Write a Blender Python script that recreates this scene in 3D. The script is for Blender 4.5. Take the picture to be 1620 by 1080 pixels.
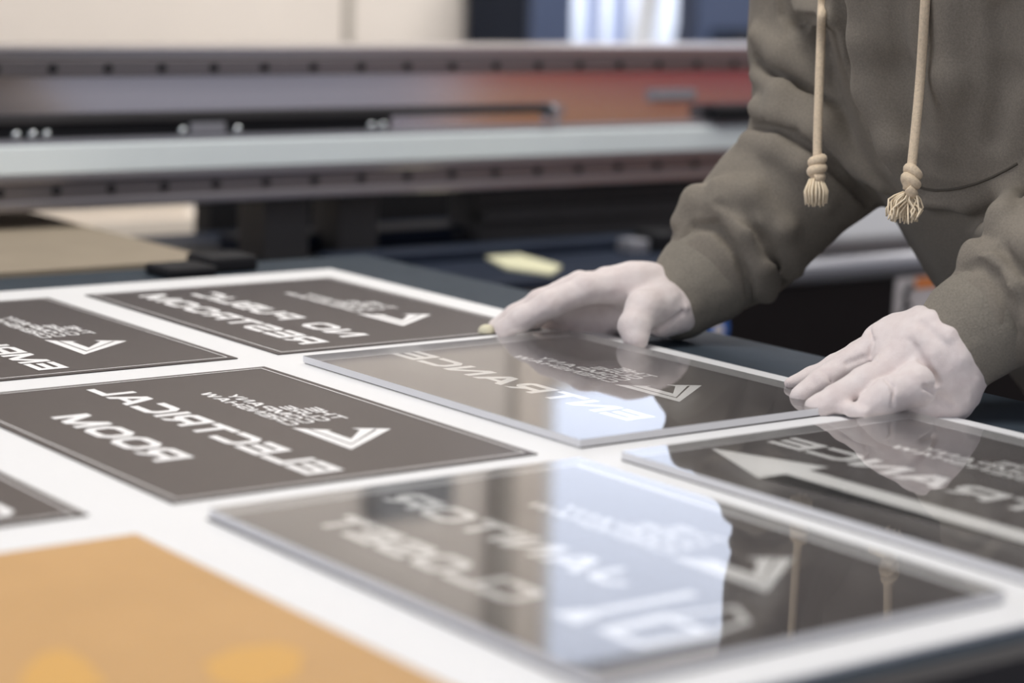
import bpy, bmesh, math, random
import numpy as np
from mathutils import Vector, Matrix, noise

random.seed(7)
for o in list(bpy.data.objects):
    bpy.data.objects.remove(o)
SC = bpy.context.scene
COL = SC.collection

# ---------------------------------------------------------------- camera
TZ = 0.85            # height of the print table above the floor
CAMH = 0.362         # camera above the table top
FPX = 3503.37
PITCH, YAW, ROLL = (math.radians(v) for v in (9.7002, 36.54324, -1.53673))
Fv = Vector((math.sin(YAW)*math.cos(PITCH), math.cos(YAW)*math.cos(PITCH), -math.sin(PITCH)))
Rv = Vector((math.cos(YAW), -math.sin(YAW), 0))
Dv = Fv.cross(Rv)
R2 = Rv*math.cos(ROLL) + Dv*math.sin(ROLL)
D2 = Dv*math.cos(ROLL) - Rv*math.sin(ROLL)
CAM = Vector((0, 0, TZ + CAMH))
cd = bpy.data.cameras.new('camera')
cam = bpy.data.objects.new('camera', cd)
COL.objects.link(cam)
M3 = Matrix((R2, -D2, -Fv)).transposed()
cam.matrix_world = Matrix.Translation(CAM) @ M3.to_4x4()
cd.sensor_width = 36.0
cd.lens = FPX/1620*36
cd.clip_start = 0.02
cd.dof.use_dof = True
cd.dof.focus_distance = 1.93
cd.dof.aperture_fstop = 3.0
cd.dof.aperture_blades = 9
SC.camera = cam

def ground(x, y, z):
    """the point of the level z (above the table top) seen at pixel (x, y)"""
    r = Fv + R2*((x-810)/FPX) + D2*((y-540)/FPX)
    return CAM + r*((z-CAMH)/r.z)

def P(x, y, d):
    """the point seen at pixel (x, y) at depth d metres"""
    return CAM + (Fv + R2*((x-810)/FPX) + D2*((y-540)/FPX))*d

# ---------------------------------------------------------------- world, light, exposure
SKY_FRONT, SKY_BACK, SKY_LEFT, SKY_BASE = 0.12, 2.5, 0.5, 0.26
world = bpy.data.worlds.new('world')
SC.world = world
world.use_nodes = True
wn = world.node_tree
bg = wn.nodes['Background']
# overcast sky: brighter towards the sun side (+Y), dimmer ground
wt = wn.nodes.new('ShaderNodeTexCoord')
wx = wn.nodes.new('ShaderNodeSeparateXYZ')
wn.links.new(wt.outputs['Generated'], wx.inputs[0])
def wrange(sock, a, b, c, d):
    n = wn.nodes.new('ShaderNodeMapRange')
    for k, v in zip((1, 2, 3, 4), (a, b, c, d)): n.inputs[k].default_value = v
    n.interpolation_type = 'SMOOTHSTEP'
    wn.links.new(sock, n.inputs[0])
    return n.outputs[0]
def wmath(op, a, b):
    n = wn.nodes.new('ShaderNodeMath'); n.operation = op
    wn.links.new(a, n.inputs[0]); wn.links.new(b, n.inputs[1])
    return n.outputs[0]
alt = wrange(wx.outputs[2], -0.10, 0.06, 0.0, 1.0)
sun_side = wrange(wx.outputs[1], -0.25, 0.75, SKY_FRONT, SKY_BACK)
left_side = wrange(wx.outputs[0], -0.9, 0.2, SKY_LEFT, 0.0)
sky = wmath('ADD', sun_side, left_side)
lum = wmath('ADD', wmath('MULTIPLY', alt, sky), wrange(wx.outputs[2], -1, 1, SKY_BASE, SKY_BASE))
wn.links.new(lum, bg.inputs[1])
bg.inputs[0].default_value = (0.82, 0.86, 1.0, 1)
SC.view_settings.view_transform = 'Standard'
SC.view_settings.look = 'None'
SC.view_settings.exposure = 0.19
SC.view_settings.gamma = 1.0
SC.view_settings.use_curve_mapping = False

def area(name, loc, target, sx, sy, watts, color):
    l = bpy.data.lights.new(name, 'AREA')
    l.shape = 'RECTANGLE'; l.size = sx; l.size_y = sy; l.energy = watts; l.color = color
    o = bpy.data.objects.new(name, l)
    COL.objects.link(o)
    o.location = loc
    o.rotation_euler = (Vector(target)-Vector(loc)).to_track_quat('-Z', 'Y').to_euler()
    return o
area('added_overhead_light', (0.75, 1.3, 3.25), (0.85, 1.35, 0.8), 1.2, 0.9, 42, (1, 0.98, 0.955))  # added overhead light for table and sleeve tops, no fitting in view
area('added_overhead_light', (3.7, 2.8, 3.25), (3.6, 5.0, 0.9), 2.2, 0.8, 150, (1, 0.98, 0.96))  # added light aimed at the cream wall to brighten it
area('added_overhead_light', (3.2, 1.6, 3.25), (3.2, 1.6, 0), 1.2, 2.4, 16, (1, 0.96, 0.9))  # added weak overhead light, also unseen

# ---------------------------------------------------------------- materials
def mat(name, color, rough=0.5, metal=0.0, spec=0.5, noise_scale=0, noise_amt=0.0, bump=0.0, bump_scale=200, sheen=0.0, c2=None, emit=0.0, stretch=None):
    m = bpy.data.materials.new(name)
    m.use_nodes = True
    nt = m.node_tree
    b = nt.nodes['Principled BSDF']
    b.inputs['Base Color'].default_value = (*color, 1)
    b.inputs['Roughness'].default_value = rough
    b.inputs['Metallic'].default_value = metal
    b.inputs['Specular IOR Level'].default_value = spec
    if sheen:
        b.inputs['Sheen Weight'].default_value = sheen
        b.inputs['Sheen Roughness'].default_value = 0.5
    if emit:
        b.inputs['Emission Color'].default_value = (*color, 1)
        b.inputs['Emission Strength'].default_value = emit
    if noise_scale or bump:
        tc = nt.nodes.new('ShaderNodeTexCoord')
        mp = nt.nodes.new('ShaderNodeMapping')
        nt.links.new(tc.outputs['Object'], mp.inputs[0])
        if stretch: mp.inputs['Scale'].default_value = stretch
    if noise_scale:
        n = nt.nodes.new('ShaderNodeTexNoise')
        n.inputs['Scale'].default_value = noise_scale
        n.inputs['Detail'].default_value = 6
        n.inputs['Roughness'].default_value = 0.65
        nt.links.new(mp.outputs[0], n.inputs['Vector'])
        mx = nt.nodes.new('ShaderNodeMix'); mx.data_type = 'RGBA'
        if c2 is None: c2 = tuple(c*(1-noise_amt) for c in color); c1 = tuple(min(1, c*(1+noise_amt)) for c in color)
        else: c1 = color
        mx.inputs[6].default_value = (*c1, 1); mx.inputs[7].default_value = (*c2, 1)
        cr = nt.nodes.new('ShaderNodeMapRange')
        cr.inputs[1].default_value = 0.3; cr.inputs[2].default_value = 0.7
        nt.links.new(n.outputs['Fac'], cr.inputs[0])
        nt.links.new(cr.outputs[0], mx.inputs[0])
        nt.links.new(mx.outputs[2], b.inputs['Base Color'])
    if bump:
        n2 = nt.nodes.new('ShaderNodeTexNoise')
        n2.inputs['Scale'].default_value = bump_scale
        n2.inputs['Detail'].default_value = 4
        nt.links.new(mp.outputs[0], n2.inputs['Vector'])
        bp = nt.nodes.new('ShaderNodeBump')
        bp.inputs['Strength'].default_value = bump
        bp.inputs['Distance'].default_value = 0.001
        nt.links.new(n2.outputs['Fac'], bp.inputs['Height'])
        nt.links.new(bp.outputs[0], b.inputs['Normal'])
    return m

M = {}
M['floor'] = mat('floor_concrete', (0.10, 0.095, 0.09), 0.6, noise_scale=3, noise_amt=0.2)
M['wall'] = mat('wall_paint', (0.70, 0.635, 0.57), 0.7, noise_scale=2, noise_amt=0.03)
M['wall2'] = mat('wall_paint_right', (0.72, 0.64, 0.56), 0.7, noise_scale=2, noise_amt=0.03)
M['ceil'] = mat('ceiling_paint', (0.75, 0.74, 0.72), 0.8, noise_scale=2, noise_amt=0.03)
M['seam'] = mat('seam_grey', (0.33, 0.30, 0.26), 0.7)
M['frame'] = mat('window_frame_metal', (0.05, 0.07, 0.13), 0.4)
M['sheet'] = mat('white_board', (0.79, 0.79, 0.79), 0.42, spec=0.35, noise_scale=4, noise_amt=0.01)
M['ink'] = mat('dark_print_ink', (0.050, 0.039, 0.037), 0.33, spec=0.28, noise_scale=6, noise_amt=0.04)
M['white_ink'] = mat('white_print_ink', (0.88, 0.87, 0.86), 0.4, spec=0.3)
M['line_ink'] = mat('line_print_ink', (0.85, 0.83, 0.82), 0.4, spec=0.3)
M['gold'] = mat('gold_print', (0.55, 0.325, 0.135), 0.5, spec=0.3, noise_scale=7, noise_amt=0.05)
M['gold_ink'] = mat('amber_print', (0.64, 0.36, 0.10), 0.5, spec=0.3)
M['bed'] = mat('bed_aluminium', (0.040, 0.052, 0.066), 0.55, spec=0.08, metal=0.0, noise_scale=30, noise_amt=0.08)
M['rail'] = mat('rail_steel', (0.44, 0.42, 0.44), 0.28, metal=0.9, noise_scale=5, noise_amt=0.08, stretch=(0.2, 1, 6))
M['rail_dark'] = mat('rail_steel_dark', (0.26, 0.24, 0.245), 0.32, metal=0.85, noise_scale=5, noise_amt=0.1, stretch=(0.2, 1, 6))
M['beam'] = mat('beam_aluminium', (0.74, 0.69, 0.72), 0.12, metal=0.85, noise_scale=4, noise_amt=0.06, stretch=(0.2, 1, 8))
M['strip'] = mat('pale_cover_strip', (0.84, 0.91, 0.91), 0.5, noise_scale=5, noise_amt=0.03)
M['black'] = mat('black_plastic', (0.012, 0.012, 0.014), 0.6, spec=0.2, noise_scale=12, noise_amt=0.1)
M['dark'] = mat('dark_grey_metal', (0.045, 0.043, 0.045), 0.55, spec=0.25, noise_scale=9, noise_amt=0.1)
M['midgrey'] = mat('mid_grey_metal', (0.10, 0.095, 0.092), 0.55, spec=0.25, noise_scale=9, noise_amt=0.1)
M['housing'] = mat('housing_black', (0.010, 0.008, 0.009), 0.6, spec=0.2, noise_scale=9, noise_amt=0.1)
M['navy'] = mat('navy_plastic', (0.016, 0.022, 0.038), 0.6, spec=0.12, noise_scale=9, noise_amt=0.1)
M['greybar'] = mat('grey_rail', (0.30, 0.30, 0.33), 0.4, metal=0.3)
M['lightgrey'] = mat('light_grey_paint', (0.56, 0.54, 0.55), 0.5)
M['chrome'] = mat('bolt_chrome', (0.62, 0.66, 0.68), 0.25, metal=0.9)
M['cream'] = mat('cream_carton', (0.74, 0.66, 0.57), 0.75, noise_scale=5, noise_amt=0.04)
M['kraft'] = mat('kraft_board', (0.29, 0.24, 0.175), 0.75, noise_scale=14, noise_amt=0.07)
M['label_w'] = mat('label_white', (0.66, 0.62, 0.62), 0.5)
M['label_o'] = mat('label_orange', (0.78, 0.24, 0.05), 0.5)
M['label_k'] = mat('label_black', (0.03, 0.03, 0.03), 0.5)
M['label_b'] = mat('label_blue', (0.04, 0.16, 0.55), 0.45)
M['label_y'] = mat('label_pale_yellow', (0.72, 0.70, 0.48), 0.5)
M['white'] = mat('white_plastic', (0.80, 0.82, 0.86), 0.5)
M['blueblind'] = mat('blind_slat_blue', (0.55, 0.62, 0.86), 0.6)
M['panelgrey'] = mat('panel_blue_grey', (0.10, 0.115, 0.13), 0.5)
M['red'] = mat('reflector_red', (0.52, 0.045, 0.06), 0.6)
M['orange'] = mat('reflector_orange', (0.60, 0.27, 0.06), 0.6)
M['hoodie'] = mat('heather_fleece', (0.215, 0.188, 0.152), 0.95, spec=0.1, noise_scale=500, noise_amt=0.17, bump=0.5, bump_scale=700, sheen=0.08)
M['rib'] = mat('rib_fleece', (0.215, 0.192, 0.156), 0.95, spec=0.1, noise_scale=600, noise_amt=0.2, bump=0.7, bump_scale=600, sheen=0.08)
M['glove'] = mat('cotton_glove', (0.67, 0.575, 0.545), 0.95, spec=0.1, noise_scale=55, c2=(0.75, 0.675, 0.64), bump=0.45, bump_scale=1100, sheen=0.35)
M['glove_tip'] = mat('glove_seam_yellow', (0.66, 0.62, 0.46), 0.95, spec=0.1, bump=0.4, bump_scale=900)
M['cord'] = mat('cotton_cord', (0.72, 0.58, 0.41), 0.9, spec=0.1, noise_scale=400, noise_amt=0.14, bump=0.6, bump_scale=800, sheen=0.2)
M['tassel'] = mat('cotton_tassel', (0.80, 0.67, 0.48), 0.9, spec=0.1, noise_scale=300, noise_amt=0.1, sheen=0.2)
M['trousers'] = mat('black_trousers', (0.02, 0.018, 0.02), 0.9, spec=0.1, noise_scale=200, noise_amt=0.2)
M['skin'] = mat('skin', (0.50, 0.32, 0.24), 0.55, noise_scale=20, noise_amt=0.05)
M['hair'] = mat('hair_brown', (0.05, 0.03, 0.02), 0.6, noise_scale=80, noise_amt=0.3)
M['eye'] = mat('eye_white', (0.8, 0.8, 0.78), 0.2)
M['shoe'] = mat('shoe_dark', (0.03, 0.03, 0.03), 0.6)

def acrylic_mat():
    m = bpy.data.materials.new('clear_acrylic')
    m.use_nodes = True
    nt = m.node_tree
    nt.nodes.remove(nt.nodes['Principled BSDF'])
    out = nt.nodes['Material Output']
    tr = nt.nodes.new('ShaderNodeBsdfTransparent')
    tr.inputs[0].default_value = (0.95, 0.955, 0.955, 1)
    gl = nt.nodes.new('ShaderNodeBsdfGlossy')
    gl.inputs['Roughness'].default_value = 0.03
    gl.inputs[0].default_value = (1, 1, 1, 1)
    fr = nt.nodes.new('ShaderNodeFresnel')
    fr.inputs[0].default_value = 1.5
    # faint haze of the fresh sheet
    df = nt.nodes.new('ShaderNodeBsdfDiffuse')
    df.inputs[0].default_value = (0.8, 0.8, 0.82, 1)
    hz = nt.nodes.new('ShaderNodeMixShader')
    hz.inputs[0].default_value = 0.05
    nt.links.new(tr.outputs[0], hz.inputs[1])
    nt.links.new(df.outputs[0], hz.inputs[2])
    mx = nt.nodes.new('ShaderNodeMixShader')
    nt.links.new(fr.outputs[0], mx.inputs[0])
    nt.links.new(hz.outputs[0], mx.inputs[1])
    nt.links.new(gl.outputs[0], mx.inputs[2])
    nt.links.new(mx.outputs[0], out.inputs['Surface'])
    return m
M['acrylic'] = acrylic_mat()

def edge_mat():
    m = bpy.data.materials.new('acrylic_cut_edge')
    m.use_nodes = True
    nt = m.node_tree
    b = nt.nodes['Principled BSDF']
    b.inputs['Base Color'].default_value = (0.84, 0.83, 0.83, 1)
    b.inputs['Roughness'].default_value = 0.5
    b.inputs['Specular IOR Level'].default_value = 0.2
    tr = nt.nodes.new('ShaderNodeBsdfTransparent')
    mx = nt.nodes.new('ShaderNodeMixShader')
    mx.inputs[0].default_value = 0.15
    nt.links.new(b.outputs[0], mx.inputs[1])
    nt.links.new(tr.outputs[0], mx.inputs[2])
    nt.links.new(mx.outputs[0], nt.nodes['Material Output'].inputs['Surface'])
    return m
M['edge'] = edge_mat()

def glass_mat():
    m = bpy.data.materials.new('window_glass')
    m.use_nodes = True
    nt = m.node_tree
    nt.nodes.remove(nt.nodes['Principled BSDF'])
    tr = nt.nodes.new('ShaderNodeBsdfTransparent')
    tr.inputs[0].default_value = (0.93, 0.95, 0.97, 1)
    gl = nt.nodes.new('ShaderNodeBsdfGlossy'); gl.inputs['Roughness'].default_value = 0.02
    lw = nt.nodes.new('ShaderNodeLayerWeight'); lw.inputs[0].default_value = 0.2
    mx = nt.nodes.new('ShaderNodeMixShader')
    nt.links.new(lw.outputs['Fresnel'], mx.inputs[0])
    nt.links.new(tr.outputs[0], mx.inputs[1]); nt.links.new(gl.outputs[0], mx.inputs[2])
    nt.links.new(mx.outputs[0], nt.nodes['Material Output'].inputs['Surface'])
    return m
M['glass'] = glass_mat()

# ---------------------------------------------------------------- object helpers
def tag(o, label=None, cat=None, group=None, kind=None):
    if label: o['label'] = label
    if cat: o['category'] = cat
    if group: o['group'] = group
    if kind: o['kind'] = kind
    return o

def empty(name, loc, label, cat, group=None):
    o = bpy.data.objects.new(name, None)
    o.empty_display_size = 0.05
    o.location = loc
    COL.objects.link(o)
    bpy.context.view_layer.update()
    return tag(o, label, cat, group)

def link(name, me, m=None, parent=None, smooth=False):
    o = bpy.data.objects.new(name, me)
    COL.objects.link(o)
    if m is not None:
        for k in (m if isinstance(m, (list, tuple)) else [m]): me.materials.append(k)
    if parent is not None:
        o.parent = parent
        q = parent; off = Vector((0, 0, 0))
        while q is not None:
            off += q.location; q = q.parent
        o.location = -off          # parents carry translation only
    if smooth:
        for p in me.polygons: p.use_smooth = True
    return o

def obj(name, bm, m, parent=None, smooth=False, bevel=0.0):
    me = bpy.data.meshes.new(name)
    if bevel:
        es = [e for e in bm.edges if len(e.link_faces) == 2 and e.calc_face_angle(0) > 0.5]
        bmesh.ops.bevel(bm, geom=es, offset=bevel, segments=2, affect='EDGES', profile=0.5)
    bmesh.ops.recalc_face_normals(bm, faces=bm.faces)
    bm.to_mesh(me); bm.free()
    return link(name, me, m, parent, smooth)

def bx(bm, x0, x1, y0, y1, z0, z1):
    """box, z given relative to the table top"""
    r = bmesh.ops.create_cube(bm, size=1.0)
    for v in r['verts']:
        v.co = Vector((x0+(v.co.x+.5)*(x1-x0), y0+(v.co.y+.5)*(y1-y0), TZ+z0+(v.co.z+.5)*(z1-z0)))
    return bm
def box(*a): return bx(bmesh.new(), *a)

def tube(bm, pts, rad, seg=10, caps=True):
    pts = [Vector(p) for p in pts]
    rads = rad if isinstance(rad, (list, tuple)) else [rad]*len(pts)
    rings = []
    up = None
    for i, p in enumerate(pts):
        t = (pts[min(i+1, len(pts)-1)]-pts[max(i-1, 0)]).normalized()
        if up is None:
            up = t.orthogonal().normalized()
        up = (up - t*up.dot(t)).normalized()
        s = t.cross(up)
        rings.append([bm.verts.new(p + (up*math.cos(2*math.pi*k/seg)+s*math.sin(2*math.pi*k/seg))*rads[i]) for k in range(seg)])
    for a, b in zip(rings, rings[1:]):
        for k in range(seg):
            bm.faces.new((a[k], a[(k+1) % seg], b[(k+1) % seg], b[k]))
    if caps:
        bm.faces.new(rings[0][::-1]); bm.faces.new(rings[-1])
    return bm

# ---------------------------------------------------------------- signed-distance modelling for cloth and hands
class Sdf:
    def __init__(self): self.p = []
    def cap(self, a, b, r0, r1=None, k=0.01, op=1, flat=None):
        """tapered capsule; flat = (axis, factor) thins it along an axis"""
        a, b = np.array(a, float), np.array(b, float)
        if r1 is None: r1 = r0
        self.p.append(('cap', a, b, r0, r1, k, op, flat)); return self
    def chain(self, pts, k=0.01, op=1, flat=None):
        for (a, ra), (b, rb) in zip(pts, pts[1:]): self.cap(a, b, ra, rb, k, op, flat)
        return self
    def loft(self, rows, fd, k=0.02):
        """stack of ellipses: rows of (z, cx, cy, a, b); fd is the facing direction of semi-axis a"""
        rows = np.array(rows, float)
        self.p.append(('loft', rows, np.array(fd, float), k, 1)); return self
    @staticmethod
    def dist(q, X):
        if q[0] == 'cap':
            _, a, b, r0, r1, k, op, flat = q
            pa = X-a; ba = b-a
            L = ba@ba
            h = np.clip((pa@ba)/L, 0, 1) if L > 1e-12 else np.zeros(X.shape[:-1])
            dv = pa-h[..., None]*ba
            if flat is not None:
                ax = np.array(flat[0], float); ax /= np.linalg.norm(ax)
                dv = dv+(dv@ax)[..., None]*ax*(flat[1]-1)
            return np.sqrt((dv*dv).sum(-1))-(r0+(r1-r0)*h)
        _, rows, fd, k, op = q
        z = X[..., 2]
        cx, cy, a, b = (np.interp(z, rows[:, 0], rows[:, i]) for i in (1, 2, 3, 4))
        dx, dy = X[..., 0]-cx, X[..., 1]-cy
        u = dx*fd[0]+dy*fd[1]; v = -dx*fd[1]+dy*fd[0]
        g = np.sqrt((u/a)**2+(v/b)**2+1e-9)
        d = (g-1)*np.minimum(a, b)
        return np.maximum(d, np.maximum(rows[0, 0]-z, z-rows[-1, 0]))
    @staticmethod
    def box_of(q):
        if q[0] == 'cap':
            r = max(q[3], q[4])
            return np.minimum(q[1], q[2])-r, np.maximum(q[1], q[2])+r
        rows = q[1]; r = np.maximum(rows[:, 3], rows[:, 4])
        return (np.array([(rows[:, 1]-r).min(), (rows[:, 2]-r).min(), rows[0, 0]]),
                np.array([(rows[:, 1]+r).max(), (rows[:, 2]+r).max(), rows[-1, 0]]))
    @staticmethod
    def comb(f, d, k, op):
        if op > 0:
            h = np.clip(.5+.5*(f-d)/k, 0, 1)
            return f+(d-f)*h-k*h*(1-h)
        h = np.clip(.5-.5*(f+d)/k, 0, 1)
        return f+(-d-f)*h+k*h*(1-h)
    def at(self, X):
        X = np.asarray(X, float)
        f = np.full(X.shape[:-1], 1.0)
        for q in self.p:
            k, op = (q[5], q[6]) if q[0] == 'cap' else (q[3], q[4])
            f = self.comb(f, self.dist(q, X), k, op)
        return f
    def trace(self, px, py, d0=1.2, d1=3.0):
        """where the view line through a pixel meets this surface"""
        o = np.array(CAM); r = np.array(Fv+R2*((px-810)/FPX)+D2*((py-540)/FPX))
        t = np.arange(d0, d1, 0.004)
        f = self.at(o+t[:, None]*r)
        i = np.argmax(f < 0)
        if f[i] >= 0: i = int(np.argmin(f))
        return o+t[i]*r
    def fold(self, pix, r, k=None, op=1, sink=0.25):
        """a ridge (op 1) or crease (op -1) along pixels of the surface as already built"""
        pts = []
        dirv = np.array(Fv)
        rs = r if isinstance(r, (list, tuple)) else [r]*len(pix)
        for (x, y), q in zip(pix, rs):
            pts.append((self.trace(x, y)+dirv*q*(sink if op > 0 else sink-0.25), q))
        self.chain(pts, k if k else max(rs)*1.2, op)
    def mesh(self, name, res, lo=None, hi=None, wob=0.0, wobs=20.0, relax=1):
        if lo is None:
            bs = [self.box_of(q) for q in self.p if (q[6] if q[0] == 'cap' else 1) > 0]
            lo = np.min([b[0] for b in bs], 0)-res*4; hi = np.max([b[1] for b in bs], 0)+res*4
        n = np.ceil((hi-lo)/res).astype(int)+1
        ax = [lo[i]+res*np.arange(n[i]) for i in range(3)]
        f = np.full(n, 1.0)
        for q in self.p:
            k, op = (q[5], q[6]) if q[0] == 'cap' else (q[3], q[4])
            a, b = self.box_of(q)
            m = k+res*4
            i0 = np.clip(np.floor((a-m-lo)/res).astype(int), 0, n-1); i1 = np.clip(np.ceil((b+m-lo)/res).astype(int)+1, 1, n)
            if (i1 <= i0).any(): continue
            sl = tuple(slice(i0[j], i1[j]) for j in range(3))
            X = np.stack(np.meshgrid(*[ax[j][sl[j]] for j in range(3)], indexing='ij'), -1)
            f[sl] = self.comb(f[sl], self.dist(q, X), k, op)
        # naive surface nets
        ins = f < 0
        c = [(i, j, k) for i in (0, 1) for j in (0, 1) for k in (0, 1)]
        def cor(A, o): return A[o[0]:n[0]-1+o[0], o[1]:n[1]-1+o[1], o[2]:n[2]-1+o[2]]
        cnt = sum(cor(ins, o).astype(np.int8) for o in c)
        act = (cnt > 0) & (cnt < 8)
        idx = np.full(act.shape, -1, np.int64)
        cells = np.argwhere(act)
        idx[act] = np.arange(len(cells))
        acc = np.zeros((len(cells), 3)); num = np.zeros(len(cells))
        vals = {o: cor(f, o)[act] for o in c}
        for o in c:
            for axi in range(3):
                if o[axi]: continue
                o2 = list(o); o2[axi] = 1; o2 = tuple(o2)
                a, b = vals[o], vals[o2]
                x = (a < 0) != (b < 0)
                t = np.where(x, a/np.where(x, a-b, 1), 0)
                pt = np.tile(np.array(o, float), (len(cells), 1)); pt[:, axi] = t
                acc += pt*x[:, None]; num += x
        V = lo+(cells+acc/num[:, None])*res
        quads = []
        for axi in range(3):
            u, v = (axi+1) % 3, (axi+2) % 3
            s0 = [slice(None)]*3; s1 = [slice(None)]*3
            s0[axi] = slice(0, -1); s1[axi] = slice(1, None)
            A, B = ins[tuple(s0)], ins[tuple(s1)]
            for flip in (0, 1):
                e = np.argwhere(A & ~B if not flip else ~A & B)
                e = e[(e[:, u] > 0) & (e[:, v] > 0) & (e[:, u] < n[u]-1) & (e[:, v] < n[v]-1)]
                du = np.zeros(3, int); du[u] = 1
                dv = np.zeros(3, int); dv[v] = 1
                g = [e-du-dv, e-dv, e, e-du]
                if flip: g = g[::-1]
                quads.append(np.stack([idx[tuple(x.T)] for x in g], 1))
        Q = np.concatenate(quads)
        me = bpy.data.meshes.new(name)
        me.from_pydata(V.tolist(), [], Q.tolist())
        me.update()
        if relax:
            bm = bmesh.new(); bm.from_mesh(me)
            for _ in range(relax):
                bmesh.ops.smooth_vert(bm, verts=bm.verts, factor=0.5, use_axis_x=True, use_axis_y=True, use_axis_z=True)
            bm.to_mesh(me); bm.free()
        if wob:
            me.update()
            nr = [v.normal.copy() for v in me.vertices]
            for v, nn in zip(me.vertices, nr):
                q = v.co*wobs
                v.co += nn*wob*(noise.noise(q)+0.5*noise.noise(q*2.3+Vector((7, 3, 1))))
        me.update()
        return me

# ---------------------------------------------------------------- the room
XR, YB = 6.2, 5.0
tag(obj('floor', box(-3.5, XR, -3.6, 6.0, -TZ-0.05, -TZ), M['floor']), kind='structure')
tag(obj('ceiling', box(-3.5, XR, -0.5, 5.1, 2.45, 2.5), M['ceil']), kind='structure')
XW = 3.72             # right-hand end of the cream wall
tag(obj('wall_back', box(-3.5, XW, YB, YB+.12, -TZ, 2.45), M['wall']), kind='structure')
WX0, WX1 = 3.86, 5.7
wf = bmesh.new()
for a in ((XW, XR, -TZ, -0.35), (XW, XR, 0.36, 0.86), (XW, XR, 1.80, 2.45), (XW, WX0, -0.35, 0.36), (XW, WX0, 0.86, 1.80), (WX1, XR, -0.35, 0.36), (WX1, XR, 0.86, 1.80)):
    bx(wf, a[0], a[1], YB+.03, YB+.12, a[2], a[3])
tag(obj('wall_window_side', wf, M['wall2']), kind='structure')
tag(obj('wall_right', box(XR, XR+.1, -3.6, 5.1, -TZ, 2.45), M['wall2']), kind='structure')
def window(n, z0, z1, bars):
    w = bmesh.new()
    for a in ((WX0, WX1, z0, z0+.03), (WX0, WX1, z1-.03, z1), (WX0, WX0+.04, z0, z1), (WX1-.04, WX1, z0, z1)):
        bx(w, a[0], a[1], YB+.04, YB+.11, a[2], a[3])
    w = tag(obj('window_%d' % n, w, M['white']), kind='structure')
    obj('window_pane', box(WX0+.03, WX1-.03, YB+.07, YB+.076, z0+.02, z1-.02), M['glass'], w)
    for x, wd in bars: obj('window_mullion', box(x-wd/2, x+wd/2, YB+.045, YB+.10, z0+.03, z1-.03), M['blueblind'], w)
window(1, -0.35, 0.36, ((4.02, .022), (4.12, .014), (4.62, .03), (5.1, .03)))
window(2, 0.86, 1.80, ((4.78, .03),))
tag(obj('trim_1', box(3.128, 3.15, YB-.01, YB, -TZ, 0.33), M['seam']), kind='structure')
tag(obj('trim_2', box(XW-.02, XW, YB-.015, YB, -TZ, 2.45), M['seam']), kind='structure')

# ---------------------------------------------------------------- the flatbed printer
pr = empty('flatbed_printer', (1.2, 2.7, 0), 'large flatbed printer with steel gantry rails behind the white board', 'printer')
X0G, X1G = -0.9, 2.62
YG = 2.726
obj('bed', box(-0.9, 1.497, 0.79, 2.335, -0.10, -0.0042), M['bed'], pr, bevel=0.004)
obj('bed_base', box(-0.8, 1.46, 0.95, 2.30, -TZ, -0.10), M['housing'], pr, bevel=0.01)
obj('bed_trim', box(-0.9, 1.500, 0.77, 0.79, -0.10, -0.006), M['dark'], pr)
obj('gantry_beam', bx(box(X0G, X1G, YG+.006, YG+.20, 0.026, 0.226), X0G, X1G, YG+.03, YG+.22, 0.02, 0.20), M['beam'], pr)
obj('top_cap', box(X0G, X1G, YG-.004, YG+.16, 0.2205, 0.2365), M['rail'], pr, bevel=0.003)
up = obj('linear_rail', box(X0G, X1G, YG-.006, YG+.01, 0.197, 0.2203), M['rail_dark'], pr, bevel=0.002)
lo_ = obj('linear_rail', box(X0G, X1G, YG-.008, YG+.01, 0.036, 0.0585), M['rail_dark'], pr, bevel=0.002)
obj('lower_lip', box(X0G, X1G, YG-.012, YG+.02, 0.022, 0.036), M['rail'], pr, bevel=0.003)
obj('strip_shelf', box(X0G, X1G, YG-.014, YG+.01, 0.0587, 0.070), M['rail'], pr, bevel=0.003)
obj('cover_strip', box(X0G, 2.505, YG-.016, YG+.01, 0.0705, 0.1085), M['strip'], pr, bevel=0.002)
obj('strip_ledge', box(X0G, 2.50, YG-.010, YG+.01, 0.109, 0.1155), M['greybar'], pr)
for par, zz, x00 in ((up, 0.2085, 1.2515), (lo_, 0.0475, 1.254)):
    for k in range(-7, 17):
        bm = bmesh.new()
        bmesh.ops.create_cone(bm, cap_ends=True, segments=20, radius1=0.0060, radius2=0.0060, depth=0.003,
                              matrix=Matrix.Translation((x00+k*0.0800, YG-.0075-(0.002 if par is lo_ else 0), TZ+zz)) @ Matrix.Rotation(math.pi/2, 4, 'X'))
        hb = obj('rail_bolt', bm, M['black'], par)
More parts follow.
